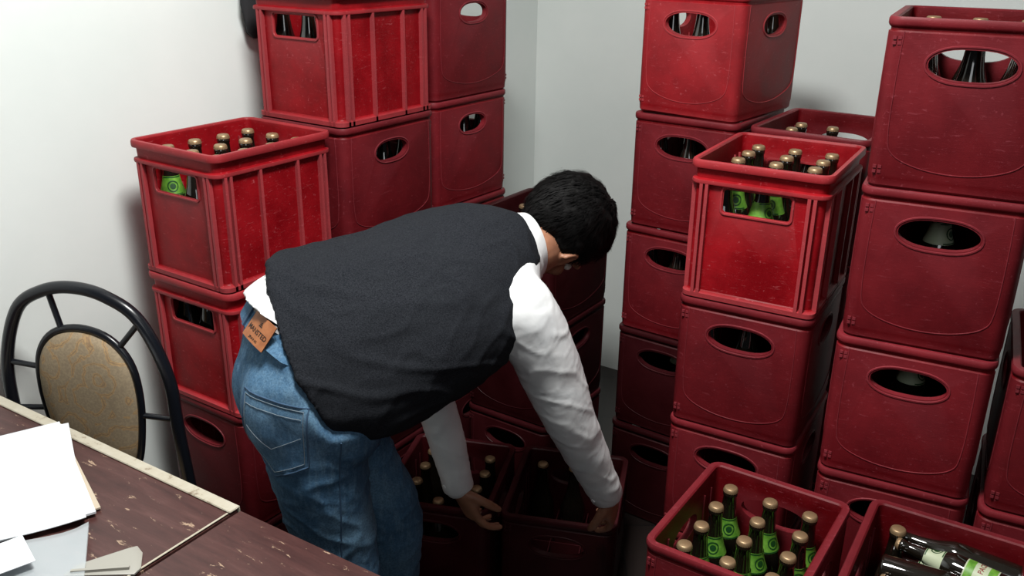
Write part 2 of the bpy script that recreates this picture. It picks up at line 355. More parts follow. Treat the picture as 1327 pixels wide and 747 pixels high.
# vest shape (built first: the layers below are tucked inside it)
VST=[((-.376,1.550,.964),.188,.144,(.24,-.90,-.35),(.44,.17,-.87)),((-.300,1.590,.952),.198,.164,(.38,-.87,-.34),(.30,.26,-.90)),((-.18,1.668,.982),.197,.154,(.48,-.80,-.36),(.1,.38,-.9)),((-.09,1.735,1.01),.187,.138,(.46,-.77,-.43),(-.05,.44,-.88)),((-.025,1.783,1.040),.128,.108,(.45,-.76,-.47),(-.12,.46,-.85)),((.018,1.812,1.055),.080,.078,(.45,-.76,-.47),(-.12,.46,-.85))]
mb=MB(); loft(mb,VST,cap0=.03,cap1=.2,e=2.05)
vest_me=remesh(mb,'vest',.006,4,[M_vest])
def wv_(c): 
    rid=1-abs(noise.noise(V((c.x*7+c.z*9,c.y*7,c.z*12+2))))*2.2
    rid2=1-abs(noise.noise(V((c.x*13-c.z*9,c.y*13+4,c.z*10))))*2.2
    return noise.noise(V((c.x*8,c.y*8,c.z*12)))*.004+noise.noise(V((c.x*20+c.z*15,c.y*20,c.z*22)))*.0015+max(0,rid-.5)*.008+max(0,rid2-.6)*.005
wrinkle(vest_me,wv_)
bm=bmesh.new(); bm.from_mesh(vest_me); bvv=BVHTree.FromBMesh(bm); bm.free()
hc=V(VST[0][0]); hu=V(VST[0][3]).normalized(); hv_=V(VST[0][4]).normalized(); hn=hu.cross(hv_).normalized()
if hn.x<0: hn=-hn
hA,hB=VST[0][1],VST[0][2]
MI=Matrix(((hu.x,hv_.x,hn.x),(hu.y,hv_.y,hn.y),(hu.z,hv_.z,hn.z))).inverted()
def tuck(p,lim=.90,zlo=.845,dep=.010):
    """cloth under the vest stays inside the vest shell"""
    p=V(p); q=MI@(p-hc); s=q.z
    if s>=-.012 and p.z>=zlo:
        k=min(1,(s+.012)/.012)*min(1,(p.z-zlo)/.03)
        r=math.hypot(q.x/hA,q.y/hB)
        if r>lim and r<1.45:
            f=lim/r; w_=hc+hu*(q.x*f)+hv_*(q.y*f)+hn*q.z
            p=p.lerp(w_,k)
    q=MI@(p-hc)
    if q.z>.004 and p.z>zlo+.01:
        h=bvv.find_nearest(p)
        if h[0] is not None and h[3]<.07 and h[1].dot(hn)>-.6 and (p-h[0]).dot(h[1])>-dep:
            p=h[0]-h[1]*dep
    return p
# jeans
mb=MB()
loft(mb,[((-.370,1.548,.985),.152,.112,(.50,-.85,-.1),(.72,.42,-.55)),((-.372,1.54,.93),.162,.125,(.52,-.85,0),(.80,.48,-.35)),((-.372,1.532,.87),.166,.132,(.53,-.85,0),(.85,.53,-.1)),((-.360,1.532,.80),.145,.115,(.53,-.85,0),(.85,.53,0))],cap0=.15)
ellip(mb,(-.408,1.466,.875),(.078,.080,.110)); ellip(mb,(-.445,1.54,.875),(.078,.080,.110))
limb(mb,[HR+V((-.025,.0,.02)),HR.lerp(KR,.5)+V((-.018,0,0)),KR,KR.lerp(AR,.5),AR+V((0,0,.02))],[.100,.090,.075,.068,.064])
limb(mb,[HL+V((.0,0,.02)),HL.lerp(KL,.5),KL,KL.lerp(AL,.5),AL+V((0,0,.02))],[.094,.084,.072,.066,.062])
me=remesh(mb,'jeans',.006,14,[M_denim])
def wj(c):
    fold=noise.noise(V((c.x*8+c.z*6,c.y*8,c.z*7)))*.004
    w2=(1-abs(noise.noise(V((c.x*12-c.z*12,c.y*12,c.z*16+c.x*12))))*2)
    w3=(1-abs(noise.noise(V((c.x*22+c.z*20,c.y*22,c.z*24))))*2)
    return fold+.0028*max(0,w2-.5)*2*(1.0 if c.z<.80 else .25)+.0016*max(0,w3-.6)*2*(1.0 if c.z<.80 else .4)
wrinkle(me,wj)
for v in me.vertices: v.co=tuck(v.co,dep=.016)
me.update()
jeans=obj('jeans',me,parent=person,label='faded blue denim jeans')
bm=bmesh.new(); bm.from_mesh(me); bvj=BVHTree.FromBMesh(bm); bm.free()
def drape(h,z,c,xdir,zdir,ndir,off):
    p=c+xdir*h+zdir*z
    hit=bvj.ray_cast(p+ndir*.3,-ndir)
    if hit[0] is None: hit=bvj.find_nearest(p)
    return hit[0]+hit[1]*off
def strip_on(mb,pts2,c,xd,zd,nd,w,off,mi=0):
    tube(mb,[drape(h,z,c,xd,zd,nd,off) for h,z in pts2],w,6,mi)
nd=(-F*.72+RT_*.70+V((0,0,.15))).normalized(); zd=V((.12,.05,1)); zd=(zd-nd*zd.dot(nd)).normalized(); xd=zd.cross(nd).normalized()
c0=V((-.400,1.46,.850))
pk=MB(); out=[(-.064,.064),(.064,.058),(.068,-.058),(.004,-.095),(-.060,-.058),(-.064,.064)]
def dens(pts,k=8): 
    r=[]
    for a,b_ in zip(pts,pts[1:]):
        for i in range(k): t=i/k; r.append((a[0]+(b_[0]-a[0])*t,a[1]+(b_[1]-a[1])*t))
    r.append(pts[-1]); return r
strip_on(pk,dens(out),c0,xd,zd,nd,.0018,.0006); strip_on(pk,dens([(a*.90,b_*.90) for a,b_ in out]),c0,xd,zd,nd,.0006,.0012,1)
strip_on(pk,dens([(-.055,.042),(.055,.037)]),c0,xd,zd,nd,.0006,.0012,1)
strip_on(pk,dens([(-.05,.0),(0,-.035),(.055,.0)]),c0,xd,zd,nd,.0006,.0010,1)
obj('back_pocket',pk.mesh('pocket',[M_stitch,M_stitch2],60),parent=jeans,label='stitched back pocket outline')
pk=MB(); nd2=(RT_).normalized(); pts=[]
for z in [.84-.02*k for k in range(37)]:
    c=V((-.345,1.47,z)) if z>.5 else V((-.330,1.48,z))
    hit=bvj.ray_cast(V((c.x,c.y,z))+nd2*.4,-nd2)
    if hit[0] is not None: pts.append(hit[0]+hit[1]*.0006)
tube(pk,pts,.0015,6); obj('side_seam',pk.mesh('seam',[M_stitch],60),parent=jeans)
bu,bv=V((.50,-.85,-.1)).normalized(),V((.72,.42,-.55)).normalized(); ax=bu.cross(bv).normalized()
if ax.z<0: ax=-ax
bc=V((-.371,1.546,.975)); BA,BB=.157,.122
def band(rad,z0,z1,mat,name,par,label):
    mb=MB(); R=[]
    for a in range(64):
        t=2*math.pi*a/64
        R.append([tuck(bc+bu*(BA+o_)*math.cos(t)+bv*(BB+o_)*math.sin(t)+ax*h,.86,.70,.013-(o_-rad)*.5) for o_,h in [(rad-.006,z0),(rad,z0),(rad,z1),(rad-.006,z1)]])
    mb.rings(R,closed=True); return obj(name,mb.mesh(name,[mat],40),parent=par,label=label)
band(.0015,-.030,.020,M_denim,'waistband',jeans,'denim waistband')
band(.003,.004,.019,M_belt,'belt',person,'dark leather belt')
for t in (-2.75,-1.62,2.6):
    mb=MB(); nn=(bu*math.cos(t)*BB+bv*math.sin(t)*BA).normalized(); tt=ax.cross(nn).normalized()
    c=bc+bu*(BA+.003)*math.cos(t)+bv*(BB+.003)*math.sin(t)
    m4=Matrix(((tt.x,nn.x,ax.x,c.x),(tt.y,nn.y,ax.y,c.y),(tt.z,nn.z,ax.z,c.z),(0,0,0,1))); mb.box((-.005,-.002,-.030),(.005,.002,.018),mat=m4)
    obj('belt_loop',mb.mesh('loop',[M_stitch],40),parent=jeans)
def beltpt(t,h,off): return bc+bu*(BA+.003+off)*math.cos(t)+bv*(BB+.003+off)*math.sin(t)+ax*h
tc=-1.26
mb=MB(); nx=12; w=.205; vs=[];fs=[]
for off in (.003,.0005):
    for i in range(nx+1):
        for h in (-.036,.014): vs.append(beltpt(tc-w+2*w*i/nx,h,off+(.003 if h<-.02 else 0)))
for i in range(nx): 
    a=2*i; fs.append((a,a+2,a+3,a+1))
    bq=2*(nx+1)+2*i; fs.append((bq,bq+1,bq+3,bq+2)); fs.append((a,bq,bq+2,a+2)); fs.append((a+1,a+3,bq+3,bq+1))
mb.add(vs,fs)
def poff(h): return .0036+.003*(.014-h)/.050
t=text_mesh('MANSTED',.0125,0,.0002); mnx=max(abs(v.co.x) for v in t.vertices)
mb.add([beltpt(tc+v.co.x/mnx*w*.84,-.015+v.co.y,poff(-.015+v.co.y)) for v in t.vertices],[tuple(p_.vertices) for p_ in t.polygons],1)
for k in range(3): mb.add([beltpt(tc+(q*.03),h,poff(h)) for q,h in ((-1+.3*k,-.004+.003*k),(1-.3*k,-.004+.003*k),(1-.3*k,-.002+.003*k),(-1+.3*k,-.002+.003*k))],[(0,1,2,3)],1)
t=text_mesh('JEANS',.006,0,.0001); m2=max(abs(v.co.x) for v in t.vertices)
mb.add([beltpt(tc+v.co.x/m2*w*.4,-.029+v.co.y,poff(-.029+v.co.y)) for v in t.vertices],[tuple(p_.vertices) for p_ in t.polygons],1)
obj('leather_patch',mb.mesh('patch',[M_patch,M_ink]),parent=jeans,label='tan leather waistband patch with dark lettering')
# shirt
mb=MB()
loft(mb,[((-.378,1.541,.992),.160,.130,(.50,-.85,.02),(.70,.41,-.58)),((-.34,1.565,.980),.162,.134,(.50,-.85,-.15),(.55,.28,-.78)),((-.265,1.605,.965),.17,.135,(.5,-.83,-.25),(.30,.30,-.90)),((-.17,1.675,.99),.17,.13,(.48,-.80,-.36),(.1,.38,-.9)),((-.08,1.74,1.01),.175,.12,(.46,-.77,-.43),(-.05,.44,-.88)),((-.01,1.785,1.04),.13,.09,(.45,-.76,-.47),(-.12,.46,-.85)),((.025,1.815,1.052),.075,.068,(.45,-.76,-.47),(-.12,.46,-.85))],cap0=.08)
limb(mb,[SR-V((.085,-.060,-.035)),SR+V((-.014,.0,.0)),SR.lerp(ER,.5),ER,ER.lerp(WR,.55),ER.lerp(WR,.97)],[.074,.071,.066,.054,.046,.036])
limb(mb,[SL,SL.lerp(EL,.5),EL,EL.lerp(WL,.55),EL.lerp(WL,.95)],[.062,.054,.048,.043,.036])
me=remesh(mb,'shirt',.0055,7,[M_shirt])
def ws(c):
    k=max(0,min(1,(c.x+.22)/.08)) if c.z>.8 else 1
    rid=1-abs(noise.noise(V((c.x*13+c.z*12,c.y*13,c.z*15))))*2.2
    r2=1-abs(noise.noise(V((c.x*26-c.z*18,c.y*26,c.z*22+5))))*2.2
    return k*(noise.noise(V((c.x*14+c.z*8,c.y*14,c.z*16)))*.003+max(0,rid-.5)*.0035+max(0,r2-.65)*.002)
wrinkle(me,ws)
for v in me.vertices:
    if v.co.x<-.20 and v.co.z>.84: v.co=tuck(v.co,.92,.80,.008)
me.update()
shirt=obj('shirt',me,parent=person,label='white long-sleeved cotton shirt')
def cuff(W,E,r):
    mb=MB(); ax_=(W-E).normalized(); a=W-ax_*.055; b_=W-ax_*.004; tube(mb,[a,a.lerp(b_,.1),b_-ax_*.003,b_],[r*.96,r,r,r*.95],24); tube(mb,[a.lerp(b_,.5)+ax_.orthogonal().normalized()*r,a.lerp(b_,.5)+ax_.orthogonal().normalized()*(r+.003)],.005,10); return mb
obj('cuff',cuff(WR,ER,.039).mesh('cuff',[M_shirt],50),parent=shirt); obj('cuff',cuff(WL,EL,.038).mesh('cuff',[M_shirt],50),parent=shirt)
mb=MB(); ca=V((.80,.46,.10)).normalized(); cu=(Rh-ca*Rh.dot(ca)).normalized(); cv=ca.cross(cu); cc=V((.022,1.825,1.062)); R=[]
for k in range(48):
    t=2*math.pi*k/48; d=cu*math.cos(t)+cv*math.sin(t)
    R.append([cc+d*.066-ca*.020,cc+d*.077-ca*.016,cc+d*.070+ca*.018,cc+d*.064+ca*.021,cc+d*.062+ca*.016])
mb.rings(R,closed=True); obj('collar',mb.mesh('collar',[M_shirt],60),parent=shirt)
obj('vest',vest_me,parent=person,label='charcoal knitted sleeveless vest')
for A in (AR,AL):
    mb=MB(); 
    loft(mb,[((A-F*.06)+V((0,0,-.04)),.036,.045,RT_,(0,0,1)),(A+V((0,0,-.035)),.040,.052,RT_,(0,0,1)),(A+F*.09+V((0,0,-.048)),.046,.038,RT_,(0,0,1)),(A+F*.17+V((0,0,-.058)),.040,.028,RT_,(0,0,1))],24)
    me=mb.mesh('shoe',[M_shoe],60)
    for v in me.vertices: v.co.z=max(v.co.z,.002)
    obj('shoe',me,parent=person,label='black leather shoe')
# ------------------------------------------------------------------ room
N_L=V((.829,-.559,0)); E_L=V((.559,.829,0))
def wall(name,p0,dirv,length,height,nrm,th=.1,mat=M_wall,z0=0):
    mb=MB(); a=V(p0); b_=a+dirv*length; o_=-nrm*th
    vs=[a,b_,b_+o_,a+o_]; mb.add([V((v.x,v.y,z0)) for v in vs]+[V((v.x,v.y,z0+height)) for v in vs],[(0,3,2,1),(4,5,6,7),(0,1,5,4),(1,2,6,5),(2,3,7,6),(3,0,4,7)])
    return obj(name,mb.mesh(name,[mat]),kind='structure')
WD=-1.965
cornerY=WD/(.829*.0228-.559); CORN=V((.0228*cornerY,cornerY,0))
E_R=V((.829,-.559,0)); N_R=V((-.559,-.829,0))
wall('wall_left',CORN-E_L*4.2,E_L,4.2,2.7,N_L)
wall('wall_right',CORN,E_R,4.2,2.7,N_R)
def slab(name,z,th,mat):
    mb=MB(); c=[CORN+E_L*.1-E_R*.1,CORN+E_R*4.2+E_L*.1,CORN+E_R*4.2-E_L*4.2,CORN-E_L*4.2-E_R*.1]
    mb.add([V((v.x,v.y,z)) for v in c]+[V((v.x,v.y,z+th)) for v in c],[(0,3,2,1),(4,5,6,7),(0,1,5,4),(1,2,6,5),(2,3,7,6),(3,0,4,7)])
    return obj(name,mb.mesh(name,[mat]),kind='structure')
slab('floor',-.08,.08,M_floor); slab('ceiling',2.7,.08,M_ceil)
# ------------------------------------------------------------------ crates
CW,CL,CH=.298,.351,.31
def rrect(hx,hy,r,z,n=5):
    out=[]
    for cx,cy,a0 in ((hx-r,hy-r,0),(-hx+r,hy-r,90),(-hx+r,-hy+r,180),(hx-r,-hy+r,270)):
        for k in range(n+1):
            a=math.radians(a0+90*k/n); out.append(V((cx+r*math.cos(a),cy+r*math.sin(a),z)))
    return out
def prism(mb,poly,axis,lo,hi):
    f=(lambda h,z,t:V((h,t,z))) if axis=='y' else (lambda h,z,t:V((t,h,z)))
    mb.rings([[f(h,z,lo) for h,z in poly],[f(h,z,hi) for h,z in poly]])
def oval(w,h,zc,n=32,e=2.6):
    out=[]
    for k in range(n):
        a=2*math.pi*k/n; c,s=math.cos(a),math.sin(a)
        out.append((w/2*math.copysign(abs(c)**(2/e),c), zc+h/2*math.copysign(abs(s)**(2/e*1.05),s)*(1-.18*abs(c)**3)))
    return out
def rrh(w,h,zc,r=.008): return [(p.x,zc+p.y) for p in rrect(w/2,h/2,r,0,4)]
def ring_strip(mb,poly,side,off,wid=.005,closed=True):
    axis,sg=side
    tube(mb,[V((h,sg*off,z)) if axis=='y' else V((sg*off,h,z)) for h,z in poly],wid/2,6,closed=closed)
def crate_mesh(kind):
    hx,hy=CW/2,CL/2; R=.028
    if kind=='A':
        prof=[(.014,0),(.010,.004),(.010,.016),(.013,.020),(.012,.258),(.003,.260),(.002,.263),(.003,.268),(.011,.271),(.010,.292),(.001,.294),(0,.297),(0,.306),(.002,.310),(.010,.310),(.013,.306),(.014,.290),(.018,.010)]
    else:
        prof=[(.012,0),(.006,.006),(.005,.020),(.0035,.026),(.003,.284),(.0055,.287),(.0055,.291),(.002,.294),(0,.298),(0,.306),(.002,.310),(.014,.310),(.017,.307),(.018,.285),(.020,.010)]
    mb=MB(); mb.rings([rrect(hx-i,hy-i,max(.006,R-i),z) for i,z in prof])
    bo=bpy.data.objects.new('tmp',mb.mesh('b')); link(bo)
    def cut(poly,axis):
        c=MB(); prism(c,poly,axis,-.3,.3); co=bpy.data.objects.new('cut',c.mesh('c')); link(co)
        m=bo.modifiers.new('b','BOOLEAN'); m.operation='DIFFERENCE'; m.object=co; m.solver='EXACT'; return co
    cs=[]
    if kind=='A': cs.append(cut(rrh(.142,.050,.228),'y'))
    else: cs+= [cut(oval(.142,.056,.232),'y'),cut(oval(.118,.050,.232),'x')]
    me=evalmesh(bo,'body')
    for c in cs: bpy.data.objects.remove(c,do_unlink=True)
    ad=MB()
    def bx(x0,x1,y0,y1,z0,z1): ad.box((min(x0,x1),min(y0,y1),z0),(max(x0,x1),max(y0,y1),z1))
    if kind=='A':
        for sy in (-1,1):
            for x in (-hx+.030,-hx+.042,hx-.042,hx-.030): bx(x-.0035,x+.0035,sy*(hy-.013),sy*(hy-.003),.004,.262)
            ring_strip(ad,rrh(.150,.058,.228,.010),('y',sy),hy-.012,wid=.006)
        for sx in (-1,1):
            for y in (-hy+.030,-hy+.044,-.05,.06,hy-.044,hy-.030): bx(sx*(hx-.013),sx*(hx-.003),y-.0035,y+.0035,.004,.262)
        ad.rings([rrect(hx-i,hy-i,.02,z) for i,z in ((.012,.002),(.003,.004),(.003,.014),(.012,.018))],cap0=False,cap1=False)
    else:
        for sy in (-1,1):
            ring_strip(ad,oval(.152,.066,.232),('y',sy),hy-.0035,wid=.005)
            arc=[(-.118,.285),(-.120,.20),(-.118,.10),(-.105,.065),(-.06,.045),(0,.038),(.06,.045),(.105,.065),(.118,.10),(.120,.20),(.118,.285)]
            ring_strip(ad,[(q.x,q.z) for q in catmull([V((a,0,b)) for a,b in arc],5)],('y',sy),hy-.0030,wid=.0022,closed=False)
            for cx,cz in ((-.128,.270),(-.128,.036)):
                for dx in (-.0045,.0045):
                    for dz in (-.0045,.0045): bx(-sy*cx+dx-.003,-sy*cx+dx+.003,sy*(hy-.006),sy*(hy-.0022),cz+dz-.003,cz+dz+.003)
        for sx in (-1,1):
            ring_strip(ad,oval(.128,.060,.232),('x',sx),hx-.0035,wid=.005)
            arc=[(-.145,.285),(-.147,.20),(-.145,.10),(-.13,.065),(-.07,.045),(0,.038),(.07,.045),(.13,.065),(.145,.10),(.147,.20),(.145,.285)]
            ring_strip(ad,[(q.x,q.z) for q in catmull([V((a,0,b)) for a,b in arc],5)],('x',sx),hx-.0030,wid=.0022,closed=False)
    for y in [ -hy+.05+k*.036 for k in range(8)]:
        for sx in (-1,1): bx(sx*(hx-.021),sx*(hx-.016),y-.0015,y+.0015,.02,.27 if abs(y)>.07 else .19)
    am=ad.mesh('ad')
    bm=bmesh.new(); bm.from_mesh(me); bm.from_mesh(am); bm.to_mesh(me); bm.free()
    smooth_mesh(me,32)
    return me
mesh_A=crate_mesh('A'); mesh_A.materials.clear(); mesh_A.materials.append(M_red)
mesh_B=crate_mesh('B'); mesh_B.materials.clear(); mesh_B.materials.append(M_maroon)
mesh_Br=mesh_B.copy(); mesh_Br.materials[0]=M_red
mesh_Bd=mesh_B.copy(); mesh_Bd.materials[0]=M_shaded
mb=MB(); ix,iy=CW/2-.022,CL/2-.022
for x in (-ix/3,ix/3): mb.box((x-.0015,-iy,.0125),(x+.0015,iy,.12))
for y in (-iy/2,0,iy/2): mb.box((-ix,y-.0015,.0125),(ix,y+.0015,.119))
mesh_div=mb.mesh('divider',[M_maroon]); mesh_divd=mesh_div.copy(); mesh_divd.materials[0]=M_shaded
tm=text_mesh('PACEÑA',.046,.0006,.0)
for v in tm.vertices:
    x,y,z=v.co; v.co=V((CW/2-.0040+z, x, .112+y+ x*.12 -(x*x)*2.0))
tm.materials.append(M_maroon); mesh_text=tm
mesh_text_r=tm.copy(); mesh_text_r.materials[0]=M_red
crate_grp='stacked red beer crates'
LA='red ribbed plastic beer crate'; LB='maroon plastic beer crate with oval holes'
CR={}
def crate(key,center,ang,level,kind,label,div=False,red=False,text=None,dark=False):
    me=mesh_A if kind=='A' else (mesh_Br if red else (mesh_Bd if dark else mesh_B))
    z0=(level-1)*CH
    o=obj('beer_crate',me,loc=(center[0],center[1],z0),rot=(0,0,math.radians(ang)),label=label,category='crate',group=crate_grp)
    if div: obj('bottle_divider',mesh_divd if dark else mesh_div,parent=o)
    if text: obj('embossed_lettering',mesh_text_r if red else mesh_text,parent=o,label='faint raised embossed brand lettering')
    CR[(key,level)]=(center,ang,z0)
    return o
def cenL(x,y,a):
    a=math.radians(a); u=V((math.cos(a),math.sin(a))); v=V((-math.sin(a),math.cos(a)))
    return V((x,y))+u*CL/2+v*CW/2
def cenR(x,y,a):
    a=math.radians(a); u=V((math.cos(a),math.sin(a))); v=V((-math.sin(a),math.cos(a)))
    return V((x,y))+u*CW/2+v*CL/2
def stack(key,c,ang,kinds,toplab,textlv=(),redlv=(),shadelv=(),twist={},jit=.0025):
    n=len(kinds)
    for i,k in enumerate(kinds):
        lv=i+1; top=(lv==n)
        j=V((random.uniform(-jit,jit),random.uniform(-jit,jit))) if n>1 else V((0,0))
        base=LA if k=='A' else LB
        if k=='B' and lv in redlv: base=base.replace('maroon','red')
        if k=='B' and lv in shadelv: base=base.replace('maroon','shade-tinted maroon')  # levels whose shade is put into a darker maroon
        if top: lab=toplab
        elif lv==1: lab=base+', bottom of stack'
        else: lab=base+', middle of stack'
        dx=twist.get(lv,(0,0,0))
        crate(key,c+j+V(dx[:2]),ang+random.uniform(-.6,.6)+dx[2],lv,k,lab,div=top,red=(lv in redlv),text=(lv in textlv),dark=(lv in shadelv))
stack('L1',cenL(-.620,1.847,56.2),-33.8,'BBAA','open red ribbed crate of bottles topping stack beside chair',shadelv=(1,))
stack('L2',cenL(-.403,2.140,56.4),-33.6,'BBBBA','red ribbed crate topping tall stack near the wall',textlv=(4,),shadelv=(1,2,3))
stack('L3',cenL(-.219,2.510,54.5),-35.5,'BBBBB','maroon crate topping tall stack along the wall',shadelv=(1,2))
stack('M',cenR(-.140,2.524,-34),-34,'BBB','shade-tinted maroon crate topping low stack behind the person',shadelv=(1,2,3))
stack('R1',cenR(.311,2.433,-35.1),-35.1,'BBBBB','red smooth crate topping tall stack near room corner',textlv=(5,),redlv=(5,),shadelv=(1,2),twist={5:(.014,.004,-5),3:(-.004,0,0),2:(-.008,0,0),1:(-.010,0,0)})
stack('RB',cenR(.578,2.258,-35),-35,'BBBB','open maroon crate of bottles squeezed between taller stacks')
stack('R2',cenR(.370,1.896,-30.5),-30.5,'BBBA','open red ribbed crate of bottles on smooth crates')
stack('R3',cenR(.658,1.686,-26.5),-26.5,'BBBBB','open maroon crate topping the tallest stack')
stack('R5',cenR(.939,1.542,-26.5),-26.5,'BBB','maroon crate topping stack at end of row')
stack('F1',cenR(.446-.556*.351,1.713-.831*.351,-33.8),-33.8,'BB','open crate full of upright green-labelled bottles')
stack('F2',cenR(.736-.515*.351,1.580-.857*.351,-31.5),-31.5,'BB','open crate with dark bottles lying inside')
stack('K',cenR(-.026,1.938,-12),-12,'B','open shade-tinted maroon crate on floor gripped by the person',shadelv=(1,))
stack('L6',cenR(-.343,1.998,-12),-12,'B','open shade-tinted maroon crate on floor beside the gripped crate',shadelv=(1,))
# ------------------------------------------------------------------ bottles
bprof=[(.0,.002),(.030,.0),(.0345,.003),(.0355,.008),(.0355,.145),(.034,.157),(.029,.172),(.0235,.187),(.0195,.203),(.0165,.222),(.0145,.245),(.0138,.262),(.0150,.264),(.0152,.270),(.0138,.272),(.0132,.278),(.0,.279)]
def rad_at(z):
    for (r0,z0),(r1,z1) in zip(bprof,bprof[1:]):
        if z0<=z<=z1 and z1>z0: return r0+(r1-r0)*(z-z0)/(z1-z0)
    return .0355
mb=MB(); mb.lathe([(max(r,.0004),z) for r,z in bprof],24); mesh_bottle=mb.mesh('bottle_glass',[M_glass],50)
mb=MB(); n=42; R=[]
for r,z,fl in ((.0150,.2725,1),(.0147,.276,.8),(.0136,.2803,.1),(.0115,.2818,0),(.0004,.2820,0)):
    R.append([V(((r+ (.0007*fl if k%2 else -.0003*fl))*math.cos(2*math.pi*k/n),(r+(.0007*fl if k%2 else -.0003*fl))*math.sin(2*math.pi*k/n),z)) for k in range(n)])
mb.rings(R); mesh_cap=mb.mesh('cap',[M_cap],40)
def wrap(h,z,off): r=rad_at(z)+off; a=h/max(r,.01)-math.pi/2; return V((r*math.cos(a),r*math.sin(a),z))
def necklabel(bg,ink):
    mb=MB(); zs=[.172+i*.006 for i in range(8)]
    mb.rings([[V(((rad_at(z)+.0006)*math.cos(2*math.pi*k/28),(rad_at(z)+.0006)*math.sin(2*math.pi*k/28),z)) for k in range(28)] for z in zs],0,False,False)
    for sgn in (0,math.pi):
        ro=Matrix.Rotation(sgn,4,'Z'); n=24
        outer=[wrap(.0125*math.cos(2*math.pi*k/n),.192+.0125*math.sin(2*math.pi*k/n),.0012) for k in range(n)]
        inner=[wrap(.0100*math.cos(2*math.pi*k/n),.192+.0100*math.sin(2*math.pi*k/n),.0012) for k in range(n)]
        mb.add(outer+inner,[(k,(k+1)%n,n+(k+1)%n,n+k) for k in range(n)],1,ro)
        mb.add([wrap(.0065*math.cos(2*math.pi*k/n),.192+.0065*math.sin(2*math.pi*k/n),.0012) for k in range(n)],[tuple(range(n))],1,ro)
        for z0,z1 in ((.173,.1755),(.2105,.213)):
            mb.add([wrap(-.022+.044*i/10,z0,.0011) for i in range(11)]+[wrap(-.022+.044*i/10,z1,.0011) for i in range(11)],[(i,i+1,i+12,i+11) for i in range(10)],1,ro)
    return mb.mesh('neck_label',[bg,ink],50)
mesh_neck=necklabel(M_green,M_dkgreen); mesh_neckw=necklabel(M_whitelab,M_dkgreen)
def bodylabel(bg,ink,band,txt,z0=.055,z1=.125):
    mb=MB(); n=24; A=lambda k,s:math.pi*1.5+(k/n-.5)*s
    q=[V((.0361*math.cos(A(k,4.2)),.0361*math.sin(A(k,4.2)),z)) for z in (z0,z1) for k in range(n+1)]
    mb.add(q,[(k,k+1,n+1+k+1,n+1+k) for k in range(n)],0)
    t=text_mesh(txt,.016,0,.0002)
    mb.add([V((.0365*math.cos(v.co.x/.0365-math.pi/2),.0365*math.sin(v.co.x/.0365-math.pi/2),(z0+z1)/2+v.co.y)) for v in t.vertices],[tuple(p.vertices) for p in t.polygons],1)
    for za,zb in ((z0+.003,z0+.020),(z1-.020,z1-.003)):
        q=[V((.0364*math.cos(A(k,4.1)),.0364*math.sin(A(k,4.1)),z)) for z in (za,zb) for k in range(n+1)]
        mb.add(q,[(k,k+1,n+1+k+1,n+1+k) for k in range(n)],2)
    return mb.mesh('body_label',[bg,ink,band],50)
mesh_bodyg=bodylabel(M_green,M_dkgreen,M_dkgreen,'PACEÑA'); mesh_bodyw=bodylabel(M_whitelab,M_redink,M_green,'PACEÑA')
def bottle(mat,label,kind='green',group='beer bottles in the crates'):
    o=obj('beer_bottle',mesh_bottle,label=label,category='bottle',group=group); o.matrix_world=mat
    obj('bottle_cap',mesh_cap,parent=o)
    if kind in('green','full'): obj('neck_label',mesh_neck,parent=o,label='green paper neck label')
    if kind=='full': obj('body_label',mesh_bodyg,parent=o,label='green paper body label')
    if kind=='white': obj('neck_label',mesh_neckw,parent=o,label='pale paper neck label'); obj('body_label',mesh_bodyw,parent=o,label='green and white paper body label')
    if kind=='neckw': obj('neck_label',mesh_neckw,parent=o,label='pale paper neck label')
    return o
sx_=[-2*ix/3,0,2*ix/3]; sy_=[-iy*.75,-iy*.25,iy*.25,iy*.75]
PL='dark glass beer bottle with gold cap, unlabelled neck'
def fill(key,level,slots,kind='green',label='dark glass beer bottle with gold cap and green neck label'):
    c,ang,z0=CR[(key,level)]
    Mx=Matrix.Translation((c[0],c[1],z0+.0125))@Matrix.Rotation(math.radians(ang),4,'Z')
    for i,j in slots:
        m=Mx@Matrix.Translation((sx_[i]+random.uniform(-.003,.003),sy_[j]+random.uniform(-.002,.002),0))@Matrix.Rotation(math.radians(33+random.uniform(-45,45)),4,'Z')
        bottle(m,label,kind)
ALL=[(i,j) for i in range(3) for j in range(4)]
FR=[(i,0) for i in range(3)]; RT=[(2,j) for j in range(1,4)]
fill('F1',2,ALL,'full')
fill('L1',4,[s for s in ALL if s not in ((0,0),(1,1))],'none',PL); fill('L1',4,[(0,0),(1,1)],'green')
fill('R2',4,[(1,0)]+[(i,j) for i in range(3) for j in (1,3)],'green'); fill('R2',4,[(0,0),(2,0),(0,2),(1,2),(2,2)],'none',PL)
fill('RB',4,[(0,1),(0,2),(1,0),(1,2)],'none',PL); fill('R3',5,ALL,'none',PL)
fill('L6',1,[s for s in ALL if s not in((1,2),)],'none',PL)
fill('K',1,[(1,3),(0,3)],'none',PL)
fill('M',3,[(0,0),(1,1),(2,0),(2,2),(0,2)],'none',PL)
HL_='dark glass bottle behind a crate hand hole'
for k,l in (('L2',5),('R2',3),('R1',3),('R1',4),('L1',3)): fill(k,l,FR,'none',HL_)
for k,l in (('L2',4),('L3',4)): fill(k,l,[(2,0)]+RT,'none',HL_)
fill('R1',5,FR+RT,'none',HL_); fill('R1',4,[(2,1)],'green',HL_)
for k,l in (('R3',4),('R3',3),('R1',2),('L3',5)): fill(k,l,[(1,1)],'neckw','dark bottle with pale neck label behind hand hole')
fill('F2',2,[(0,0),(0,3)],'none','upright dark bottle beside lying bottles')
c,ang,z0=CR[('F2',2)]
Mx=Matrix.Translation((c[0],c[1],z0))@Matrix.Rotation(math.radians(ang),4,'Z')
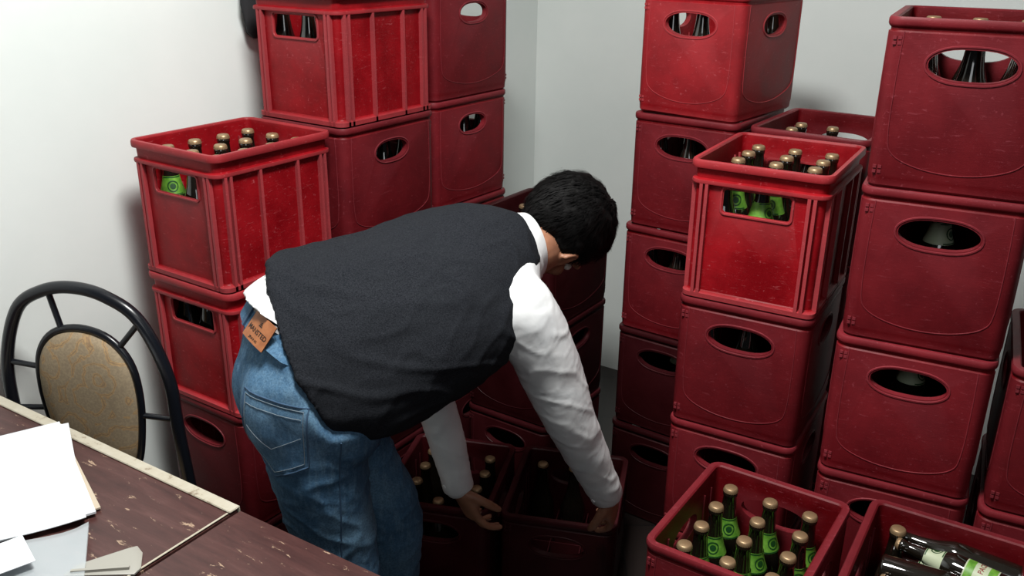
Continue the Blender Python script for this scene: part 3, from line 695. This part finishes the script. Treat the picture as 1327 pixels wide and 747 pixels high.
for (x,y,z,rz,kd) in ((.022,.125,.150,84,'neckw'),(.022,.055,.150,264,'neckw'),(.022,-.015,.150,95,'neckw'),(.022,-.085,.150,85,'none'),
                      (.026,.118,.212,268,'neckw'),(.022,.046,.214,88,'none'),(.020,-.028,.214,272,'neckw'),(.022,-.100,.212,94,'neckw'),
                      (.032,.128,.262,266,'none'),(.036,.072,.272,260,'white'),(.030,.008,.272,92,'neckw'),(.032,-.052,.272,264,'none')):
    R=Matrix.Rotation(math.radians(rz),4,'Z')@Matrix.Rotation(math.radians(88),4,'X')
    m=Mx@Matrix.Translation((x-.01,y,z))@R@Matrix.Rotation(math.radians(180+random.uniform(-25,25)),4,'Z')@Matrix.Translation((0,0,-.115))@Matrix.Scale(.80,4)
    bottle(m,'dark beer bottle with pale labels lying sideways' if kd!='none' else 'dark unlabelled beer bottle lying sideways',kd)
# ------------------------------------------------------------------ tables
J=V((-.463,1.320,0)); e=V((.848,-.530,0)); angE=math.degrees(math.atan2(e.y,e.x))
def table(name,x0,x1,label):
    root=bpy.data.objects.new(name,None); link(root); root.location=J; root.rotation_euler=(0,0,math.radians(angE)); root['label']=label; root['category']='table'
    d=.72
    def part(nm,lo,hi,mat,bev=.003,lab=None):
        mb=MB(); mb.box(lo,hi); me=mb.mesh(nm,[mat]); bm=bmesh.new(); bm.from_mesh(me); bmesh.ops.bevel(bm,geom=bm.edges[:],offset=bev,segments=2,affect='EDGES'); bm.to_mesh(me); bm.free(); smooth_mesh(me,35)
        return obj(nm,me,parent=root,label=lab)
    part('table_top',(x0+.001,-d,.722),(x1-.001,-.0,.750),M_table)
    if name=='desk':
        part('edge_strip',(x0,-.019,.7503),(x1,.004,.7535),M_trim,.001,'cream worn edge strip')
        part('edge_strip',(x0,.0005,.715),(x1,.004,.7500),M_trim,.001,'cream worn edge strip')
        part('edge_strip',(x1-.006,-d,.7503),(x1-.002,-.020,.7515),M_trim,.0005,'cream worn edge strip')
    part('apron',(x0+.06,-.05,.62),(x1-.06,-.03,.721),M_desk)
    part('apron',(x0+.06,-d+.03,.62),(x1-.06,-d+.05,.721),M_desk)
    for x in (x0+.03,x1-.08):
        for y in (-d+.03,-.08): part('leg',(x,y,0),(x+.05,y+.05,.721),M_desk)
    return root
table('desk',-.80,-.002,'brown worn laminate desk with cream edge strip, papers on it')
table('table',.002,.70,'brown scratched laminate table butted against the desk')
def stack_paper(cx,cy,w,h,ang,z,name,mat,label,th=.0012,cat='paper',lift_=.004,curl=None):
    mb=MB(); nx,ny=10,14
    top=[];bot=[]
    for j in range(ny+1):
        for i in range(nx+1):
            x=(i/nx-.5)*w; y=(j/ny-.5)*h
            lift=lift_*(abs(i/nx-.5)*2)**4*(j/ny)
            if curl: lift+=curl*max(0,(i/nx+j/ny)/2-.62)**2*7
            top.append(V((x,y,th+lift))); bot.append(V((x,y,lift)))
    N=len(top); fs=[]
    for j in range(ny):
        for i in range(nx):
            a=j*(nx+1)+i; fs.append((a,a+1,a+nx+2,a+nx+1)); fs.append((N+a,N+a+nx+1,N+a+nx+2,N+a+1))
    per=[i for i in range(nx+1)]+[j*(nx+1)+nx for j in range(1,ny+1)]+[ny*(nx+1)+i for i in range(nx-1,-1,-1)]+[j*(nx+1) for j in range(ny-1,0,-1)]
    for a,b_ in zip(per,per[1:]+per[:1]): fs.append((a,N+a,N+b_,b_))
    mb.add(top+bot,fs); return obj(name,mb.mesh(name,[mat],40),loc=(cx,cy,z),rot=(0,0,math.radians(ang)),label=label,category=cat)
PA=-147
stack_paper(-.908,1.372,.27,.35,PA+3,.7540,'folder',M_board,'kraft folder under white papers on the desk',th=.003,cat='folder',lift_=.0)
stack_paper(-.910,1.364,.275,.36,PA+1,.7572,'paper_sheet',M_paper,'white paper sheets stacked on the desk folder',th=.004,lift_=0)
stack_paper(-.906,1.360,.27,.36,PA-4,.7614,'paper_sheet',M_paper,'top white paper sheet on the desk stack',th=.0012,curl=.02)
stack_paper(-.760,1.155,.20,.13,20,.7503,'plastic_sleeve',M_clear,'clear plastic sleeve lying on the desk',th=.006,cat='plastic sleeve',lift_=.014)
stack_paper(-.785,1.150,.09,.08,40,.7705,'paper_note',M_paper,'small white paper note on clear plastic sleeve',th=.001,lift_=.002)
mb=MB()
poly=[(-.060,-.036),(.045,-.044),(.052,-.030),(.046,.008),(.034,.026),(.022,.022),(-.048,-.012)]
mb.rings([[V((x,y,0)) for x,y in poly],[V((x,y,.003)) for x,y in poly],[V((x*.97,y*.97,.004)) for x,y in poly]])
mb.box((-.050,-.034,.004),(.036,-.029,.009)) 
obj('clip',mb.mesh('clip',[M_grey],40),loc=(-.625,1.180,.7503),rot=(0,0,math.radians(8)),label='flat angular pale grey plastic piece on the desk',category='plastic piece')
# ------------------------------------------------------------------ chair
ch=bpy.data.objects.new('dining_chair',None); link(ch); ch.location=(-.908,1.752,0); ch.rotation_euler=(0,0,math.radians(-12)); ch['label']='black metal tube chair with beige floral padded oval back'; ch['category']='chair'
mb=MB()
arch=catmull([(-.215,.05,.012),(-.207,.02,.40),(-.202,.0,.66),(-.194,0,.80),(-.145,0,.922),(-.075,0,.970),(0,0,.984),(.075,0,.970),(.145,0,.922),(.194,0,.80),(.202,0,.66),(.207,.02,.40),(.215,.05,.012)],7)
tube(mb,arch,.0135,14,round_ends=True)
obj('backrest_frame',mb.mesh('f',[M_black],60),parent=ch)
ov=[(0,.893),(.066,.876),(.108,.825),(.120,.75),(.112,.66),(.092,.58),(.055,.545),(0,.538)]
ovp=catmull([V((a,0,b_)) for a,b_ in ov+[(-a,b_) for a,b_ in ov[-2:0:-1]]],5,True)
mb=MB(); tube(mb,ovp,.008,10,closed=True)
for a,b_ in (((-.045,0,.888),(-.062,0,.974)),((.090,0,.860),(.145,0,.922)),((-.115,0,.79),(-.195,0,.795)),((.12,0,.70),(.20,0,.70)),((-.118,0,.69),(-.20,0,.68)),((-.05,0,.545),(-.07,0,.47)),((.05,0,.545),(.07,0,.47)),((-.206,.016,.47),(.206,.016,.47))):
    tube(mb,[a,b_],.0065,8)
obj('backrest_spokes',mb.mesh('sp',[M_black],60),parent=ch)
mb=MB(); cz=V((0,0,.72))
def sc(p,s,y): q=cz+(p-cz)*s; return V((q.x,y,q.z))
mb.rings([[sc(p,.2,-.026) for p in ovp],[sc(p,.6,-.024) for p in ovp],[sc(p,.85,-.018) for p in ovp],[sc(p,.95,-.008) for p in ovp],[sc(p,.96,.004) for p in ovp],[sc(p,.85,.016) for p in ovp],[sc(p,.2,.02) for p in ovp]])
obj('backrest_pad',mb.mesh('pad',[M_fabric],60),parent=ch)
mb=MB()
def se(s,z): return [V((.20*s*math.copysign(abs(math.cos(t))**.7,math.cos(t)),-.20+.20*s*math.copysign(abs(math.sin(t))**.7,math.sin(t)),z)) for t in [2*math.pi*k/36 for k in range(36)]]
mb.rings([se(.9,.42),se(1,.425),se(1.02,.445),se(.97,.465),se(.7,.475),se(.1,.478)])
obj('seat',mb.mesh('seat',[M_fabric],60),parent=ch)
for sx in (-1,1):
    mb=MB(); tube(mb,[(sx*.17,-.36,.425),(sx*.185,-.39,.2),(sx*.195,-.41,.012)],.0125,12,round_ends=True); obj('leg',mb.mesh('leg',[M_black],60),parent=ch)
# ------------------------------------------------------------------ hanging bag
mb=MB(); st=[]
for z,w,d in ((1.415,.012,.006),(1.43,.035,.014),(1.50,.045,.018),(1.60,.042,.018),(1.66,.028,.012),(1.69,.008,.006)):
    st.append([V((w*math.cos(t),d*math.sin(t),z))+V((.004*math.sin(5*t+z*30),0,0)) for t in [2*math.pi*k/24 for k in range(24)]])
mb.rings(st); tube(mb,[(0,0,1.68),(0,.0,1.74),(0,.022,1.75)],.004,8)
obj('hanging_bag',mb.mesh('bag',[M_blackcloth],50),loc=(-.673,2.455,0),rot=(0,0,math.radians(56)),label='small black cloth bag hanging on the wall',category='bag')
# ------------------------------------------------------------------ lights
def area(name,loc,rot,size,power,color=(1,1,1)):
    l=bpy.data.lights.new(name,'AREA'); l.size=size; l.energy=power; l.color=color
    o=bpy.data.objects.new(name,l); link(o); o.location=loc; o.rotation_euler=rot; return o
area('ceiling_light',(-.12,1.12,2.66),(math.radians(6),0,0),.40,64,(1,.995,.97))
area('fill_light',(.4,-.9,2.3),(math.radians(64),0,0),1.0,9,(.95,.98,1))  # added fill lamp behind the camera, no visible source
w=bpy.data.worlds.new('world'); scene.world=w; w.use_nodes=True; w.node_tree.nodes['Background'].inputs[0].default_value=(.8,.88,1,1); w.node_tree.nodes['Background'].inputs[1].default_value=.03
scene.view_settings.view_transform='Standard'
cam=bpy.data.cameras.new('camera'); co=bpy.data.objects.new('camera',cam); link(co)
cam.sensor_width=36; cam.lens=36*1181.4/1327; cam.clip_start=.02
co.matrix_world=Matrix.Translation((0,0,1.677))@Matrix.Rotation(math.radians(90-21.22),4,'X')@Matrix.Rotation(.014,4,'Z')
scene.camera=co
